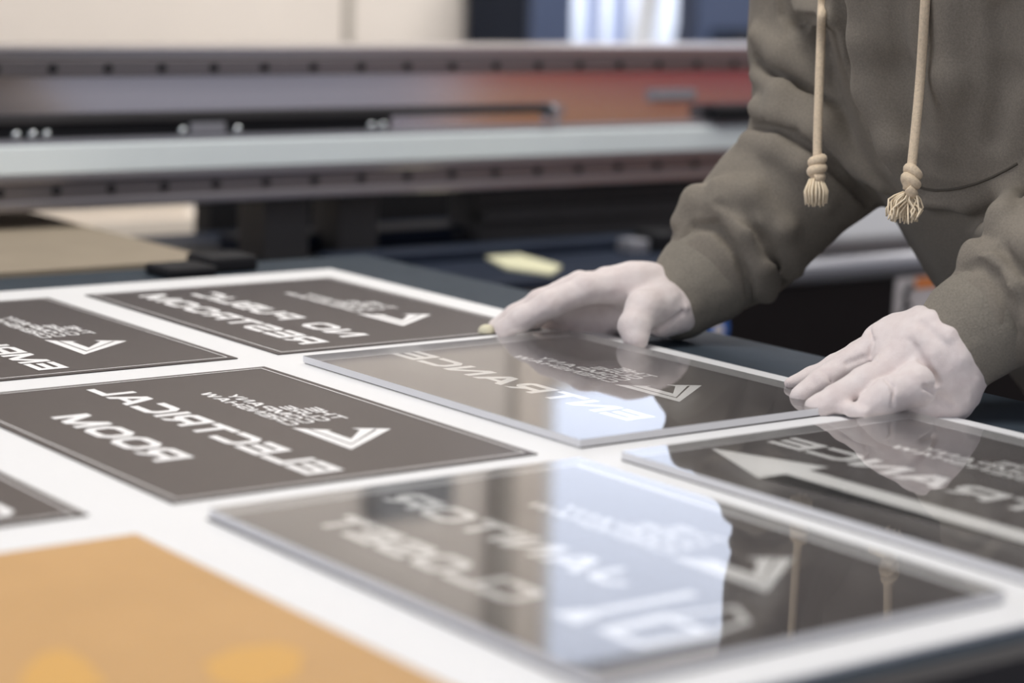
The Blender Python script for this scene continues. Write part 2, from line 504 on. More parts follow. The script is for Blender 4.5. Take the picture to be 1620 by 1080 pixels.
# cable slot with cable ends and clamps
obj('cable_slot', box(X0G, 1.79, YG+.002, YG+.01, 0.1165, 0.146), M['black'], pr)
obj('slot_shadow_strip', box(X0G, 2.08, YG-.006, YG+.01, 0.136, 0.149), M['dark'], pr, bevel=0.002)  # dark strip put in for the shadowed gap along the slot
obj('slot_block', box(1.457, 1.513, YG-.004, YG+.01, 0.1165, 0.1335), M['greybar'], pr, bevel=0.003)
for xb in (1.165, 1.20, 1.223, 1.243, 1.444, 1.53, 1.752, 1.772):
    bm = bmesh.new(); bmesh.ops.create_uvsphere(bm, u_segments=12, v_segments=8, radius=0.0062, matrix=Matrix.Translation((xb, YG-.003, TZ+0.1225)))
    obj('slot_screw', bm, M['chrome'], pr, smooth=True)
bm = bmesh.new()
bmesh.ops.create_cone(bm, cap_ends=True, segments=24, radius1=0.0115, radius2=0.010, depth=0.02, matrix=Matrix.Translation((2.09, YG-.006, TZ+0.139)) @ Matrix.Rotation(math.pi/2, 4, 'X'))
tube(bm, [(2.09, YG-.008, TZ+.128), (2.088, YG-.008, TZ+.118)], 0.005)
tag(obj('slot_end_bolt', bm, M['chrome'], pr, smooth=False), 'round chrome bolt at the end of the dark slot')
obj('beam_plate', bx(box(2.285, 2.375, YG-.004, YG+.01, 0.149, 0.168), 2.289, 2.371, YG-.007, YG, 0.153, 0.160), M['greybar'], pr, bevel=0.002)
obj('end_block', box(2.40, 2.58, YG-.03, YG+.01, 0.1165, 0.142), M['black'], pr, bevel=0.003)
# underside: columns and dark panels below the gantry
obj('column', box(1.612, 1.688, YG+.06, YG+.14, -0.10, 0.02), M['midgrey'], pr, bevel=0.004)
obj('column', box(1.752, 1.822, YG+.08, YG+.16, -0.12, 0.02), M['midgrey'], pr, bevel=0.004)
obj('rear_panel', box(1.72, 2.62, 3.15, 3.20, -TZ, 0.03), M['black'], pr)
obj('carriage_panel', bx(box(2.02, 2.66, YG+.10, YG+.18, -0.20, 0.02), 2.02, 2.66, YG+.08, YG+.12, -0.045, -0.02), M['midgrey'], pr, bevel=0.004)
for xs, zs in ((1.702, -0.02), (1.975, -0.06), (2.01, -0.065)):
    bm = bmesh.new(); bmesh.ops.create_uvsphere(bm, u_segments=12, v_segments=8, radius=0.007, matrix=Matrix.Translation((xs, YG+.09, TZ+zs)))
    obj('column_screw', bm, M['dark'], pr, smooth=True)
# lower deck right of the bed
dk = obj('side_deck', box(1.50, 2.36, 2.45, 3.12, -0.16, -0.075), M['navy'], pr, bevel=0.004)
obj('deck_ridge', box(1.62, 2.34, 2.86, 2.94, -0.075, -0.052), M['navy'], dk, bevel=0.004)
obj('deck_ridge', box(1.66, 2.3, 2.66, 2.72, -0.075, -0.058), M['navy'], dk, bevel=0.004)
obj('deck_block', box(2.20, 2.26, 2.60, 2.66, -0.075, -0.045), M['black'], dk, bevel=0.004)
obj('deck_clip', box(2.16, 2.195, 2.61, 2.65, -0.075, -0.055), M['greybar'], dk, bevel=0.003)
bm = bmesh.new()
A = [bm.verts.new(ground(x, y, -0.071)) for x, y in ((762, 402), (800, 396), (852, 410), (888, 420), (872, 432), (800, 422))]
B = [bm.verts.new(v.co-Vector((0, 0, .004))) for v in A]
bm.faces.new(A); bm.faces.new(B[::-1])
for i in range(6): bm.faces.new((A[i], B[i], B[(i+1) % 6], A[(i+1) % 6]))
tag(obj('deck_label', bm, M['label_y'], dk), 'pale yellow label on the dark deck')
# right housing
hs = obj('side_housing', box(1.70, 3.3, 2.30, 2.44, -TZ, -0.085), M['housing'], pr, bevel=0.006)
bm = bmesh.new(); tube(bm, [(2.12, 2.305, TZ-.066), (3.3, 2.305, TZ-.066)], 0.0165, 18)
obj('housing_rail', bm, M['greybar'], pr, smooth=True)
lb = tag(obj('warning_label', box(2.415, 2.60, 2.296, 2.300, -0.160, -0.088), M['label_w'], pr), 'white warning label with orange header')
obj('label_header', box(2.455, 2.60, 2.2945, 2.296, -0.106, -0.090), M['label_o'], lb)
bm = bmesh.new()
tube(bm, [(2.425, 2.2952, TZ-.150), (2.437, 2.2952, TZ-.128), (2.432, 2.2952, TZ-.112), (2.446, 2.2952, TZ-.100)], [.002, .006, .004, .006], 8)
tube(bm, [(2.436, 2.2952, TZ-.128), (2.449, 2.2952, TZ-.134)], .003, 8)
obj('label_symbol', bm, M['label_k'], lb)
for xx, zz, rr in ((2.062, -0.138, 0.021), (2.014, -0.150, 0.016)):
    bm = bmesh.new()
    bmesh.ops.create_cone(bm, cap_ends=True, segments=28, radius1=rr, radius2=rr, depth=0.003, matrix=Matrix.Translation((xx, 2.299, TZ+zz)) @ Matrix.Rotation(math.pi/2, 4, 'X'))
    s = tag(obj('blue_sticker', bm, M['label_b'], pr), 'round blue sticker on the black side')
    if rr > .02:
        bm = bmesh.new()
        bmesh.ops.create_cone(bm, cap_ends=True, segments=20, radius1=rr*.5, radius2=rr*.35, depth=0.002, matrix=Matrix.Translation((xx+.002, 2.2968, TZ+zz-.002)) @ Matrix.Rotation(math.pi/2, 4, 'X'))
        obj('sticker_center', bm, M['label_w'], s)

# ---------------------------------------------------------------- white board and printed signs
SW, SL = 0.3048, 0.4064          # sign height (along X) and length (along Y)
tag(obj('white_board', box(-0.6, 1.372, 0.80, 2.215, -0.004, 0.0), M['sheet'], bevel=0.001),
    'large white board covering the printer bed under all the signs', 'board')

QN = [0]
def quad(bm, pts, T):
    QN[0] += 1
    dz = Vector((0, 0, (QN[0] % 12)*1.5e-5))       # ink layers never share a plane
    vs = [bm.verts.new(T(*p)+dz) for p in pts]
    try: bm.faces.new(vs)
    except ValueError: pass

def stroke(bm, pl, th, T, closed=False):
    n = len(pl); h = th/2
    pl = [Vector(p) for p in pl]
    off = []
    for i in range(n):
        a = pl[i-1] if (i > 0 or closed) else None
        b = pl[(i+1) % n] if (i < n-1 or closed) else None
        d1 = (pl[i]-a).normalized() if a is not None else None
        d2 = (b-pl[i]).normalized() if b is not None else None
        n1 = Vector((-d1.y, d1.x)) if d1 is not None else None
        n2 = Vector((-d2.y, d2.x)) if d2 is not None else None
        if n1 is None: o = n2*h
        elif n2 is None: o = n1*h
        else:
            m = (n1+n2).normalized(); o = m*(h/max(0.35, m.dot(n1)))
        off.append(o)
    for i in range(n if closed else n-1):
        j = (i+1) % n
        quad(bm, [tuple(pl[i]+off[i]), tuple(pl[j]+off[j]), tuple(pl[j]-off[j]), tuple(pl[i]-off[i])], T)

GW = dict(I=0.26, J=0.95, L=0.95, E=1.0, M=1.35, W=1.5, T=1.05, A=1.2, N=1.12, O=1.15, C=1.08, D=1.12)
def glyph(bm, ch, x, sx, T0, t=0.21):
    """one wide block letter in a box of height 1 starting at x; returns its width"""
    w = GW.get(ch, 1.08)
    T = lambda a, b: T0(x+a*sx, b)
    m = t/2; L, R, B, Tt = m, w-m, m, 1-m; c = 0.17
    S = lambda pl, closed=False: stroke(bm, pl, t, T, closed)
    if ch == 'A':
        quad(bm, [(0, 0), (.27, 0), (w*.60, 1), (w*.36, 1)], T); quad(bm, [(w-.27, 0), (w, 0), (w*.64, 1), (w*.40, 1)], T)
        quad(bm, [(.22, .2), (w-.22, .2), (w-.3, .39), (.3, .39)], T)
    elif ch in 'BD':
        S([(L, 0), (L, 1)]); S([(L, Tt), (R-c, Tt), (R, Tt-c), (R, B+c), (R-c, B), (L, B)])
        if ch == 'B': S([(L, .5), (R, .5)])
    elif ch == 'C': S([(w, B), (L+c, B), (L, B+c), (L, Tt-c), (L+c, Tt), (w, Tt)])
    elif ch == 'E': S([(L, 0), (L, 1)]); S([(0, B), (w, B)]); S([(0, Tt), (w, Tt)]); S([(L, .5), (w*.94, .5)])
    elif ch == 'G': S([(w*.55, .5), (R, .5), (R, B), (L+c, B), (L, B+c), (L, Tt-c), (L+c, Tt), (w, Tt)])
    elif ch == 'H': S([(L, 0), (L, 1)]); S([(R, 0), (R, 1)]); S([(L, .5), (R, .5)])
    elif ch == 'I': S([(w/2, 0), (w/2, 1)])
    elif ch == 'J': S([(R, 1), (R, B+c), (R-c, B), (L+c, B), (L, B+c), (L, .42)])
    elif ch == 'L': S([(L, 1), (L, B), (w, B)])
    elif ch == 'M':
        S([(L, 0), (L, 1)]); S([(R, 0), (R, 1)])
        quad(bm, [(0, 1), (.28, 1), (w/2+.14, 0), (w/2-.14, 0)], T); quad(bm, [(w, 1), (w-.28, 1), (w/2-.14, 0), (w/2+.14, 0)], T)
    elif ch == 'N':
        S([(L, 0), (L, 1)]); S([(R, 0), (R, 1)]); quad(bm, [(0, 1), (.28, 1), (w, 0), (w-.28, 0)], T)
    elif ch == 'O': S([(L, B+c), (L, Tt-c), (L+c, Tt), (R-c, Tt), (R, Tt-c), (R, B+c), (R-c, B), (L+c, B)], True)
    elif ch in 'PR':
        S([(L, 0), (L, Tt), (R-c*.6, Tt), (R, Tt-c*.6), (R, .40+c*.6), (R-c*.6, .40), (L, .40)])
        if ch == 'R': quad(bm, [(w*.42, .36), (w*.42+.27, .36), (w, 0), (w-.28, 0)], T)
    elif ch == 'S': S([(w-.03, Tt), (L+c*.6, Tt), (L, Tt-c*.6), (L, .5+c*.6), (L+c*.6, .5), (R-c*.6, .5), (R, .5-c*.6), (R, B+c*.6), (R-c*.6, B), (.03, B)])
    elif ch == 'T': S([(0, Tt), (w, Tt)]); S([(w/2, 0), (w/2, 1)])
    elif ch == 'U': S([(L, 1), (L, B+c), (L+c, B), (R-c, B), (R, B+c), (R, 1)])
    elif ch == 'W':
        q = w/4
        quad(bm, [(0, 1), (.25, 1), (q+.12, 0), (q-.12, 0)], T); quad(bm, [(q-.12, 0), (q+.12, 0), (2*q+.12, 1), (2*q-.12, 1)], T)
        quad(bm, [(2*q-.12, 1), (2*q+.12, 1), (3*q+.12, 0), (3*q-.12, 0)], T); quad(bm, [(3*q-.12, 0), (3*q+.12, 0), (w, 1), (w-.25, 1)], T)
    elif ch == 'Y':
        quad(bm, [(0, 1), (.27, 1), (w/2+.13, .4), (w/2-.13, .4)], T); quad(bm, [(w, 1), (w-.27, 1), (w/2-.13, .4), (w/2+.13, .4)], T)
        S([(w/2, 0), (w/2, .5)])
    return w

def text_bm(s, s0, s1, t0, t1, T, gap=0.12, th=0.235):
    """block text between reading positions s0..s1 and heights t0..t1 of a sign"""
    tot = sum(0.55 if ch == ' ' else GW.get(ch, 1.08)+gap for ch in s)-gap
    sx = (s1-s0)/tot
    bm = bmesh.new()
    x = 0.0
    for ch in s:
        if ch == ' ': x += 0.55; continue
        T0 = lambda a, b: T(s0+a*sx, t0+b*(t1-t0))
        x += glyph(bm, ch, x, 1.0, T0, th)+gap
    return bm

def sign(label, x0, y0, rows, extra=None, ds=0.0, dt=0.0, border=True, logo=True, inkm='ink', letm='white_ink', group='printed signs lying on the white board'):
    """a printed sign; s runs along +Y (the text is mirrored, as printed on the reverse), t along +X"""
    r = empty('printed_sign', (x0+SW/2, y0+SL/2, TZ), label, 'sign', group)
    obj('sign_face', box(x0, x0+SW, y0, y0+SL, 0.0002, 0.0011), M[inkm], r)
    zt = TZ+0.00125
    T = lambda s, t: Vector((x0+(t+dt)*SW, y0+(s+ds)*SL, zt))
    for (txt, s0, s1, t0, t1) in rows:
        obj('lettering', text_bm(txt, s0, s1, t0, t1, T), M[letm], r)
    if border:
        bm = bmesh.new(); a = 0.018; b = 0.024
        stroke(bm, [(a, b), (a, 1-b), (1-a, 1-b), (1-a, b)], 0.0044, lambda s, t: Vector((x0+t*SW, y0+s*SL, zt)), True)
        obj('border_line', bm, M['line_ink'], r)
    if logo:
        bm = bmesh.new()
        lp = lambda a, b, f: (a[0]+(b[0]-a[0])*f, a[1]+(b[1]-a[1])*f)
        o0, o1, o2 = (.195, .625), (.312, .843), (.413, .628)
        n0, n1, n2 = (.271, .688), (.331, .765), (.357, .688)
        for f0, f1 in ((0, .44), (.54, 1)):               # two bands parted by a thin dark line
            quad(bm, [lp(o0, n0, f0), lp(o1, n1, f0), lp(o1, n1, f1), lp(o0, n0, f1)], T)
            quad(bm, [lp(o0, n0, f0), lp(o2, n2, f0), lp(o2, n2, f1), lp(o0, n0, f1)], T)
        quad(bm, [o1, (.353, .758), n1], T)
        quad(bm, [n2, (.357, .705), (.392, .656)], T)
        obj('logo_mark', bm, M[letm], r)
        lt = bmesh.new()
        for txt, s0, s1, t0, t1 in (('THE', .437, .560, .782, .820), ('CURE', .437, .598, .733, .770), ('COMPANY', .435, .752, .684, .721), ('CRENSHAW', .432, .795, .636, .672)):
            tb = text_bm(txt, s0, s1, t0, t1, T, 0.16, 0.2)
            me = bpy.data.meshes.new('tmp'); tb.to_mesh(me); tb.free(); lt.from_mesh(me); bpy.data.meshes.remove(me)
        obj('logo_lettering', lt, M[letm], r)
    if extra: extra(r, T)
    return r

H_ = CAMH
X1, X2, X3 = 2.826*H_, 1.867*H_, 0.857*H_        # three columns of signs
Y1, Y2, Y3 = 4.810*H_, 3.556*H_, 2.303*H_        # three rows of signs
sign('dark sign with mirrored lettering ELECTRICAL ROOM, uncovered', X2, Y2, [('ELECTRICAL', .062, .938, .392, .495), ('ROOM', .280, .722, .154, .256)])
sign('dark sign with mirrored NO PUBLIC RESTROOM at the far corner of the white board', X1, Y1, [('NO', .122, .332, .330, .432), ('PUBLIC', .412, .885, .330, .432), ('RESTROOM', .082, .918, .148, .250)])
sign('dark sign with mirrored EMPL lettering cut off at the left edge', X2, Y1, [('EMPLOYEES', .064, .940, .400, .495), ('ONLY', .290, .710, .160, .260)])
sign('dark sign with mirrored ENTRANCE and no arrow, covered by clear acrylic between the gloves', X1, Y2, [('ENTRANCE', .100, 0.950, .333, .435)], ds=.048, dt=-.03, border=False)

def mop_icon(r, T):
    bm = bmesh.new()
    stroke(bm, [(.245, .19), (.245, .50)], .022, T)
    quad(bm, [(.215, .18), (.275, .18), (.262, .25), (.228, .25)], T)
    stroke(bm, [(.093, .20), (.168, .20), (.176, .35), (.084, .35)], .026, T, True)
    stroke(bm, [(.085, .36), (.10, .46), (.16, .50), (.175, .36)], .014, T)
    obj('icon', bm, M['white_ink'], r)
sign('dark sign with mirrored JANITOR CLOSET, under clear acrylic in the foreground', X2, Y3, [('JANITOR', .330, .950, .390, .490), ('CLOSET', .345, .880, .150, .255)], mop_icon, ds=.02, dt=.025, border=False)

def arrow_part(r, T):
    bm = bmesh.new()
    vs = [T(*p) for p in ((.03, .192), (.03, .270), (.725, .270), (.725, .335), (.955, .225), (.725, .105), (.725, .192))]
    bm.faces.new([bm.verts.new(v) for v in vs])
    bmesh.ops.triangulate(bm, faces=bm.faces)
    obj('arrow', bm, M['white_ink'], r)
sign('dark sign with mirrored ENTRANCE and a long white arrow', X1, Y3, [('ENTRANCE', .070, .945, .400, .502)], arrow_part, ds=.035, dt=.052, border=False)
sign('dark sign whose corner enters at the left edge, nearest the gold sheet', X3, Y2, [('O', .055, .150, .775, .875)], logo=False)
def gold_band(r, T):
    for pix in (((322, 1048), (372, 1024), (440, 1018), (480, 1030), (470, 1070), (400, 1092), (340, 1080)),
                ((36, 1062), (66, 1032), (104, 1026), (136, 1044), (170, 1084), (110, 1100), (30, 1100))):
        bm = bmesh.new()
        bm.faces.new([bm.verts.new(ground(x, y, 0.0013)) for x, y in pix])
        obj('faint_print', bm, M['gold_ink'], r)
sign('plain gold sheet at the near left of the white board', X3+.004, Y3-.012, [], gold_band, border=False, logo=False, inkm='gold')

def acrylic(label, x0, y0, w=SW, l=SL, th=0.006, group='clear acrylic panels over the signs'):
    bm = box(x0, x0+w, y0, y0+l, 0.0013, 0.0013+th)
    bm.normal_update()
    bot = [f for f in bm.faces if f.normal.z < -0.9]
    bmesh.ops.delete(bm, geom=bot, context='FACES_ONLY')
    me = bpy.data.meshes.new('acrylic_panel')
    bm.to_mesh(me); bm.free()
    for p in me.polygons: p.material_index = 0 if p.normal.z > .9 else 1
    return tag(link('acrylic_panel', me, [M['acrylic'], M['edge']]), label, 'acrylic panel', group)
acrylic('clear acrylic panel lying over the ENTRANCE sign between both gloves', X1-.002, Y2, SW, SL)
acrylic('clear acrylic panel lying over the JANITOR CLOSET sign nearest the camera', X2+.002, Y3, SW, SL)
acrylic('clear acrylic panel lying over the arrow sign at the right edge', X1, Y3, SW, SL)

# ---------------------------------------------------------------- things around the printer
tag(obj('kraft_stack', box(-0.5, 1.30, 2.36, 2.95, -TZ, -0.002), M['kraft']), 'tan stack of kraft board under the gantry beyond the white board', 'board stack')
def carton(label, a, steps):
    r = empty('carton', ((a[0]+a[1])/2, (a[2]+a[3])/2, TZ+a[4]), label, 'box')
    obj('carton_body', box(*a), M['cream'], r, bevel=0.003)
    for s in steps: obj('carton_flap', box(*s), M['cream'], r, bevel=0.002)
    return r
carton('cream carton standing behind the tan board stack, under the gantry', (0.3, 2.067, 3.75, 4.2, -TZ, -0.132), [(0.3, 2.012, 3.77, 4.18, -0.132, -0.098)])
tag(obj('clamp_block', bx(box(1.17, 1.235, 2.24, 2.30, -0.004, 0.008), 1.235, 1.30, 2.26, 2.32, -0.004, 0.014), M['black'], bevel=0.004), 'small black clamp block beyond the far edge of the white board', 'clamp')
cb = empty('cabinet', (3.80, 4.8, 0), 'dark navy cabinet beside the window behind the gantry', 'cabinet')
obj('cabinet_body', box(3.50, 3.645, 4.70, 4.97, -TZ, 0.45), M['navy'], cb, bevel=0.004)
obj('cabinet_door', box(3.505, 3.64, 4.68, 4.70, -TZ+.05, 0.44), M['frame'], cb, bevel=0.003)
bm = bmesh.new()
vs = [(3.90, 4.80, -0.2), (3.965, 4.80, -0.2), (4.13, 4.86, 0.5), (4.065, 4.86, 0.5)]
A = [bm.verts.new((x, y, TZ+z)) for x, y, z in vs]; B = [bm.verts.new((x, y+.02, TZ+z)) for x, y, z in vs]
bm.faces.new(A); bm.faces.new(B[::-1])
for i in range(4): bm.faces.new((A[i], B[i], B[(i+1) % 4], A[(i+1) % 4]))
tag(obj('white_plank', bm, M['white']), 'bright white plank leaning in front of the window', 'plank')
dk2 = empty('plotter', (4.4, 4.75, 0), 'dark machine right of the leaning white plank, behind the gantry', 'machine')
obj('plotter_body', box(4.07, 4.75, 4.6, 4.78, -TZ, 0.20), M['navy'], dk2, bevel=0.02)
obj('plotter_lid', box(4.03, 4.25, 4.62, 4.72, 0.10, 0.50), M['frame'], dk2, bevel=0.01)
obj('plotter_spool', tube(bmesh.new(), [(4.12, 4.57, TZ+.155), (4.42, 4.57, TZ+.155)], 0.03, 16), M['black'], dk2, smooth=True)
ep = empty('electrical_panel', (3.25, 5.0, TZ+1.0), 'blue grey electrical panel mounted high on the cream wall', 'panel')
obj('panel_box', box(3.21, 3.48, 4.95, 5.0, 0.98, 1.18), M['panelgrey'], ep, bevel=0.006)
obj('panel_door', box(3.22, 3.47, 4.94, 4.95, 0.99, 1.17), M['panelgrey'], ep, bevel=0.003)
tag(obj('conduit', tube(bmesh.new(), [(3.645, 4.97, TZ+1.02), (3.645, 4.97, TZ+1.62)], 0.020, 14), M['seam'], smooth=True), 'grey conduit pipe running up the cream wall', 'pipe')
gc = empty('grey_cabinet', (3.3, 3.0, 0), 'light grey cabinet seen between the sleeve and the torso', 'cabinet')
obj('cabinet_base', box(2.78, 3.9, 3.06, 3.5, -TZ, -0.17), M['black'], gc)
obj('cabinet_body', box(2.76, 3.9, 3.02, 3.5, -0.17, -0.145), M['lightgrey'], gc, bevel=0.004)
obj('cabinet_top', box(2.74, 3.9, 3.0, 3.5, -0.145, -0.02), M['white'], gc, bevel=0.006)
for nm, m, z0, z1, lab in (('red', 'red', -0.17, 0.7, 'added unseen red banner on the right wall, above the orange one'), ('orange', 'orange', -0.75, -0.19, 'added unseen orange banner on the right wall, below the red one')):  # stand-ins added out of view to tint the beam's reflection
    b = tag(obj('reflector', box(6.16, 6.185, -3.3, -0.4, z0, z1), M[m]), lab, 'reflector')
    obj('reflector_rod', tube(bmesh.new(), [(6.17, -3.33, TZ+z1), (6.17, -0.37, TZ+z1)], 0.012, 10), M['greybar'], b, smooth=True)

# ---------------------------------------------------------------- the person
person = empty('person', (1.72, 1.36, 0), 'person in grey hoodie and white gloves pressing panels on the table', 'person')
# --- hoodie
h = Sdf()
def Z(z): return TZ+z
FD = np.array([-0.97, -0.24]); FD /= np.linalg.norm(FD)
h.loft([(Z(-.20), 1.965, 1.36, .135, .175), (Z(-.10), 1.92, 1.36, .14, .18), (Z(-.02), 1.835, 1.36, .142, .19), (Z(.06), 1.745, 1.36, .143, .195), (Z(.18), 1.642, 1.36, .145, .20),
        (Z(.35), 1.578, 1.36, .142, .205), (Z(.46), 1.55, 1.36, .12, .20), (Z(.54), 1.52, 1.36, .08, .12)], FD, 0.03)
rs = [(P(1128, 427, 2.205), .044), (P(1150, 402, 2.208), .057), (P(1180, 372, 2.21), .063), (P(1225, 320, 2.205), .066), (P(1300, 245, 2.19), .072), (P(1315, 190, 2.20), .076)]
us = [(P(1315, 190, 2.20), .076), (P(1300, 60, 2.21), .072), (P(1312, -90, 2.19), .080), (P(1370, -190, 2.12), .085)]
h.chain(rs, .012); h.chain(us, .012)
ls = [(P(1548, 517, 1.865), .043), (P(1582, 490, 1.865), .047), (P(1622, 462, 1.865), .052), (P(1700, 405, 1.86), .060), (P(1790, 300, 1.87), .075)]
lu = [(P(1790, 300, 1.87), .075), (P(1800, 80, 1.93), .075), (P(1790, -110, 1.98), .08), (P(1740, -200, 2.02), .085)]
h.chain(ls, .012); h.chain(lu, .012)
# hood lying behind the neck
h.chain([((1.50, 1.23, Z(.55)), .045), ((1.60, 1.30, Z(.59)), .05), ((1.62, 1.38, Z(.60)), .05), ((1.58, 1.46, Z(.59)), .05), ((1.48, 1.50, Z(.54)), .045)], .03)
# folds of the right sleeve (left in view): drapes first, then the creases that undercut them
h.fold([(1080, 350), (1105, 318), (1145, 320), (1184, 362), (1208, 418), (1216, 468)], [.012, .016, .017, .015, .012, .008], .008)
h.fold([(1076, 388), (1096, 360), (1132, 358), (1168, 400), (1184, 445), (1188, 492)], [.004, .006, .006, .006, .005, .003], .003, -1, .25)
h.fold([(1135, 292), (1190, 305), (1240, 360), (1262, 430)], [.009, .013, .011, .006], .010)
h.fold([(1135, 322), (1180, 342), (1220, 400), (1238, 458)], [.003, .005, .005, .003], .005, -1, 0)
h.fold([(1200, 170), (1240, 178), (1300, 205), (1360, 250), (1400, 292)], [.011, .019, .022, .017, .010], .008)
h.fold([(1178, 198), (1215, 204), (1255, 218), (1295, 240), (1340, 282), (1375, 322)], [.006, .008, .009, .009, .008, .005], .003, -1, .25)
h.fold([(1180, 222), (1225, 232), (1275, 262), (1310, 320)], [.007, .010, .010, .006], .012)
h.fold([(1200, 55), (1245, 85), (1300, 118)], [.010, .018, .012], .010)
h.fold([(1196, 92), (1222, 116), (1265, 144), (1325, 170)], [.006, .009, .009, .004], .003, -1, .25)
h.fold([(1196, 118), (1235, 146), (1290, 165)], [.007, .009, .006], .012)
h.fold([(1250, 2), (1276, 12), (1318, 26)], [.014, .018, .010], .008)
h.fold([(1236, -20), (1242, 22), (1258, 40), (1290, 34)], [.006, .011, .013, .006], .003, -1, .25)
h.fold([(1244, 44), (1275, 66), (1310, 92)], [.006, .009, .006], .010)
h.fold([(1318, -10), (1338, 40), (1350, 100), (1370, 170), (1404, 230), (1432, 280)], [.012, .016, .017, .017, .016, .012], .003, -1, .25)
# soft folds of the torso
h.fold([(1356, -20), (1372, 60), (1386, 140), (1422, 226), (1466, 310)], [.010, .016, .019, .018, .012], .014)
h.fold([(1412, 0), (1424, 110), (1446, 200)], [.004, .007, .004], .02, -1)
h.fold([(1500, 0), (1508, 120), (1496, 230)], [.008, .013, .008], .02)
h.fold([(1580, 20), (1590, 120), (1570, 220)], [.004, .006, .004], .02, -1)
h.fold([(1466, 320), (1530, 320), (1590, 298), (1640, 264)], [.006, .009, .009, .006], .010)
# folds of the left sleeve (right in view)
h.fold([(1555, 374), (1588, 360), (1640, 392), (1680, 440)], [.010, .014, .016, .012], .010)
h.fold([(1530, 414), (1544, 400), (1574, 413), (1604, 455), (1624, 508)], [.008, .011, .012, .012, .009], .007)
h.fold([(1526, 430), (1548, 418), (1571, 437), (1594, 482), (1606, 528)], [.004, .005, .006, .006, .004], .004, -1, .15)
h.fold([(1556, 396), (1582, 390), (1620, 432)], [.003, .004, .004], .005, -1, .1)
h.fold([(1585, 335), (1606, 312), (1630, 296)], [.010, .013, .012], .010)
me = h.mesh('hoodie', 0.0034, wob=0.0016, wobs=14, relax=1)
hd = link('hoodie', me, M['hoodie'], person, True)

seam_px = ((1452, 295), (1464, 299), (1480, 301), (1500, 300), (1520, 297), (1545, 290), (1570, 280), (1595, 267), (1612, 257))
M['seam_shadow'] = mat('seam_shadow_line', (0.10, 0.088, 0.072), 0.95, spec=0.05)  # darker than the fleece: shade of the seam groove put into the colour
from mathutils.bvhtree import BVHTree
tree = BVHTree.FromPolygons([v.co for v in me.vertices], [tuple(p.vertices) for p in me.polygons])
seam_pts = []
for (xa, ya), (xb, yb) in zip(seam_px, seam_px[1:]):
    for k in range(6):
        x, y = xa+(xb-xa)*k/6, ya+(yb-ya)*k/6
        hit = tree.ray_cast(CAM, (P(x, y, 1.0)-CAM).normalized())[0]
        if hit is not None: seam_pts.append(hit-Fv*.0003)
obj('pocket_seam', tube(bmesh.new(), seam_pts, .0013, 8), M['seam_shadow'], hd, smooth=True)

def cuff(pts):
    c = Sdf(); c.chain(pts, .01)
    cuffs.append(c)
    return link('cuff', c.mesh('cuff', 0.0032, wob=0.0012, wobs=40, relax=2), M['rib'], hd, True)
cuffs = []
cuff([(P(1074, 474, 2.198), .0405), (P(1118, 436, 2.203), .047), (P(1142, 414, 2.205), .048)])
cuff([(P(1508, 556, 1.862), .0405), (P(1548, 514, 1.865), .045), (P(1576, 492, 1.865), .045)])

# --- gloves
def glove(label, parts, folds, res=0.0017, rim=None):
    g = Sdf()
    if rim:
        c, px, r = rim
        g.chain([(c.trace(x, y)-np.array(Fv)*.0005, r) for x, y in px], .006)
    for pts, k in parts: g.chain([(P(x, y, d), r) for x, y, d, r in pts], k)
    for f in folds: g.fold(*f)
    o = link('glove', g.mesh('glove', res, wob=0.0007, wobs=70, relax=1), M['glove'], person, True)
    tag(o, label)
    return o
rg = glove('white glove pressing the panel edge, thumb toward the camera', [
    ([(1066, 474, 2.195, .030), (1020, 455, 2.19, .022), (960, 447, 2.185, .016)], .012),
    ([(1060, 470, 2.195, .028), (1000, 450, 2.175, .019), (928, 457, 2.160, .0140)], .012),
    ([(1060, 472, 2.21, .028), (1000, 452, 2.20, .019), (935, 452, 2.205, .0140)], .012),
    ([(1060, 485, 2.22, .024), (1000, 470, 2.22, .018), (945, 462, 2.225, .013)], .012),
    ([(928, 457, 2.160, .0140), (868, 482, 2.152, .0128), (825, 504, 2.156, .0115), (798, 520, 2.166, .0098)], .006),
    ([(918, 450, 2.183, .0140), (855, 478, 2.186, .0122), (815, 500, 2.190, .0108), (786, 517, 2.196, .0090)], .006),
    ([(928, 452, 2.205, .0135), (880, 480, 2.214, .0118), (845, 503, 2.220, .0105), (818, 519, 2.224, .0088)], .006),
    ([(945, 462, 2.225, .0125), (910, 490, 2.234, .0105), (882, 510, 2.238, .0092), (860, 522, 2.24, .0078)], .006),
    ([(1050, 478, 2.165, .021), (1018, 488, 2.142, .0165), (1004, 516, 2.128, .0142), (1006, 536, 2.122, .0120)], .009),
    ([(1072, 498, 2.175, .019), (1048, 512, 2.165, .014)], .012),
    ([(1052, 500, 2.20, .022), (1000, 500, 2.205, .015), (960, 500, 2.22, .015), (905, 497, 2.225, .015)], .014),
    ([(985, 500, 2.225, .016), (962, 516, 2.225, .012), (925, 522, 2.228, .0105), (890, 524, 2.232, .009)], .008),
], [
    ([(1040, 520), (1060, 508), (1080, 492)], .0016, .004, -1, -.3),
    ([(1062, 420), (1075, 450), (1085, 485)], .003, .006),
])
tb = bmesh.new()
bmesh.ops.create_uvsphere(tb, u_segments=14, v_segments=10, radius=0.0078, matrix=Matrix.Translation(P(769, 524, 2.188)) @ Matrix.Diagonal((1.1, 1, .9, 1)))
obj('fingertip_seam', tb, M['glove_tip'], rg, smooth=True)
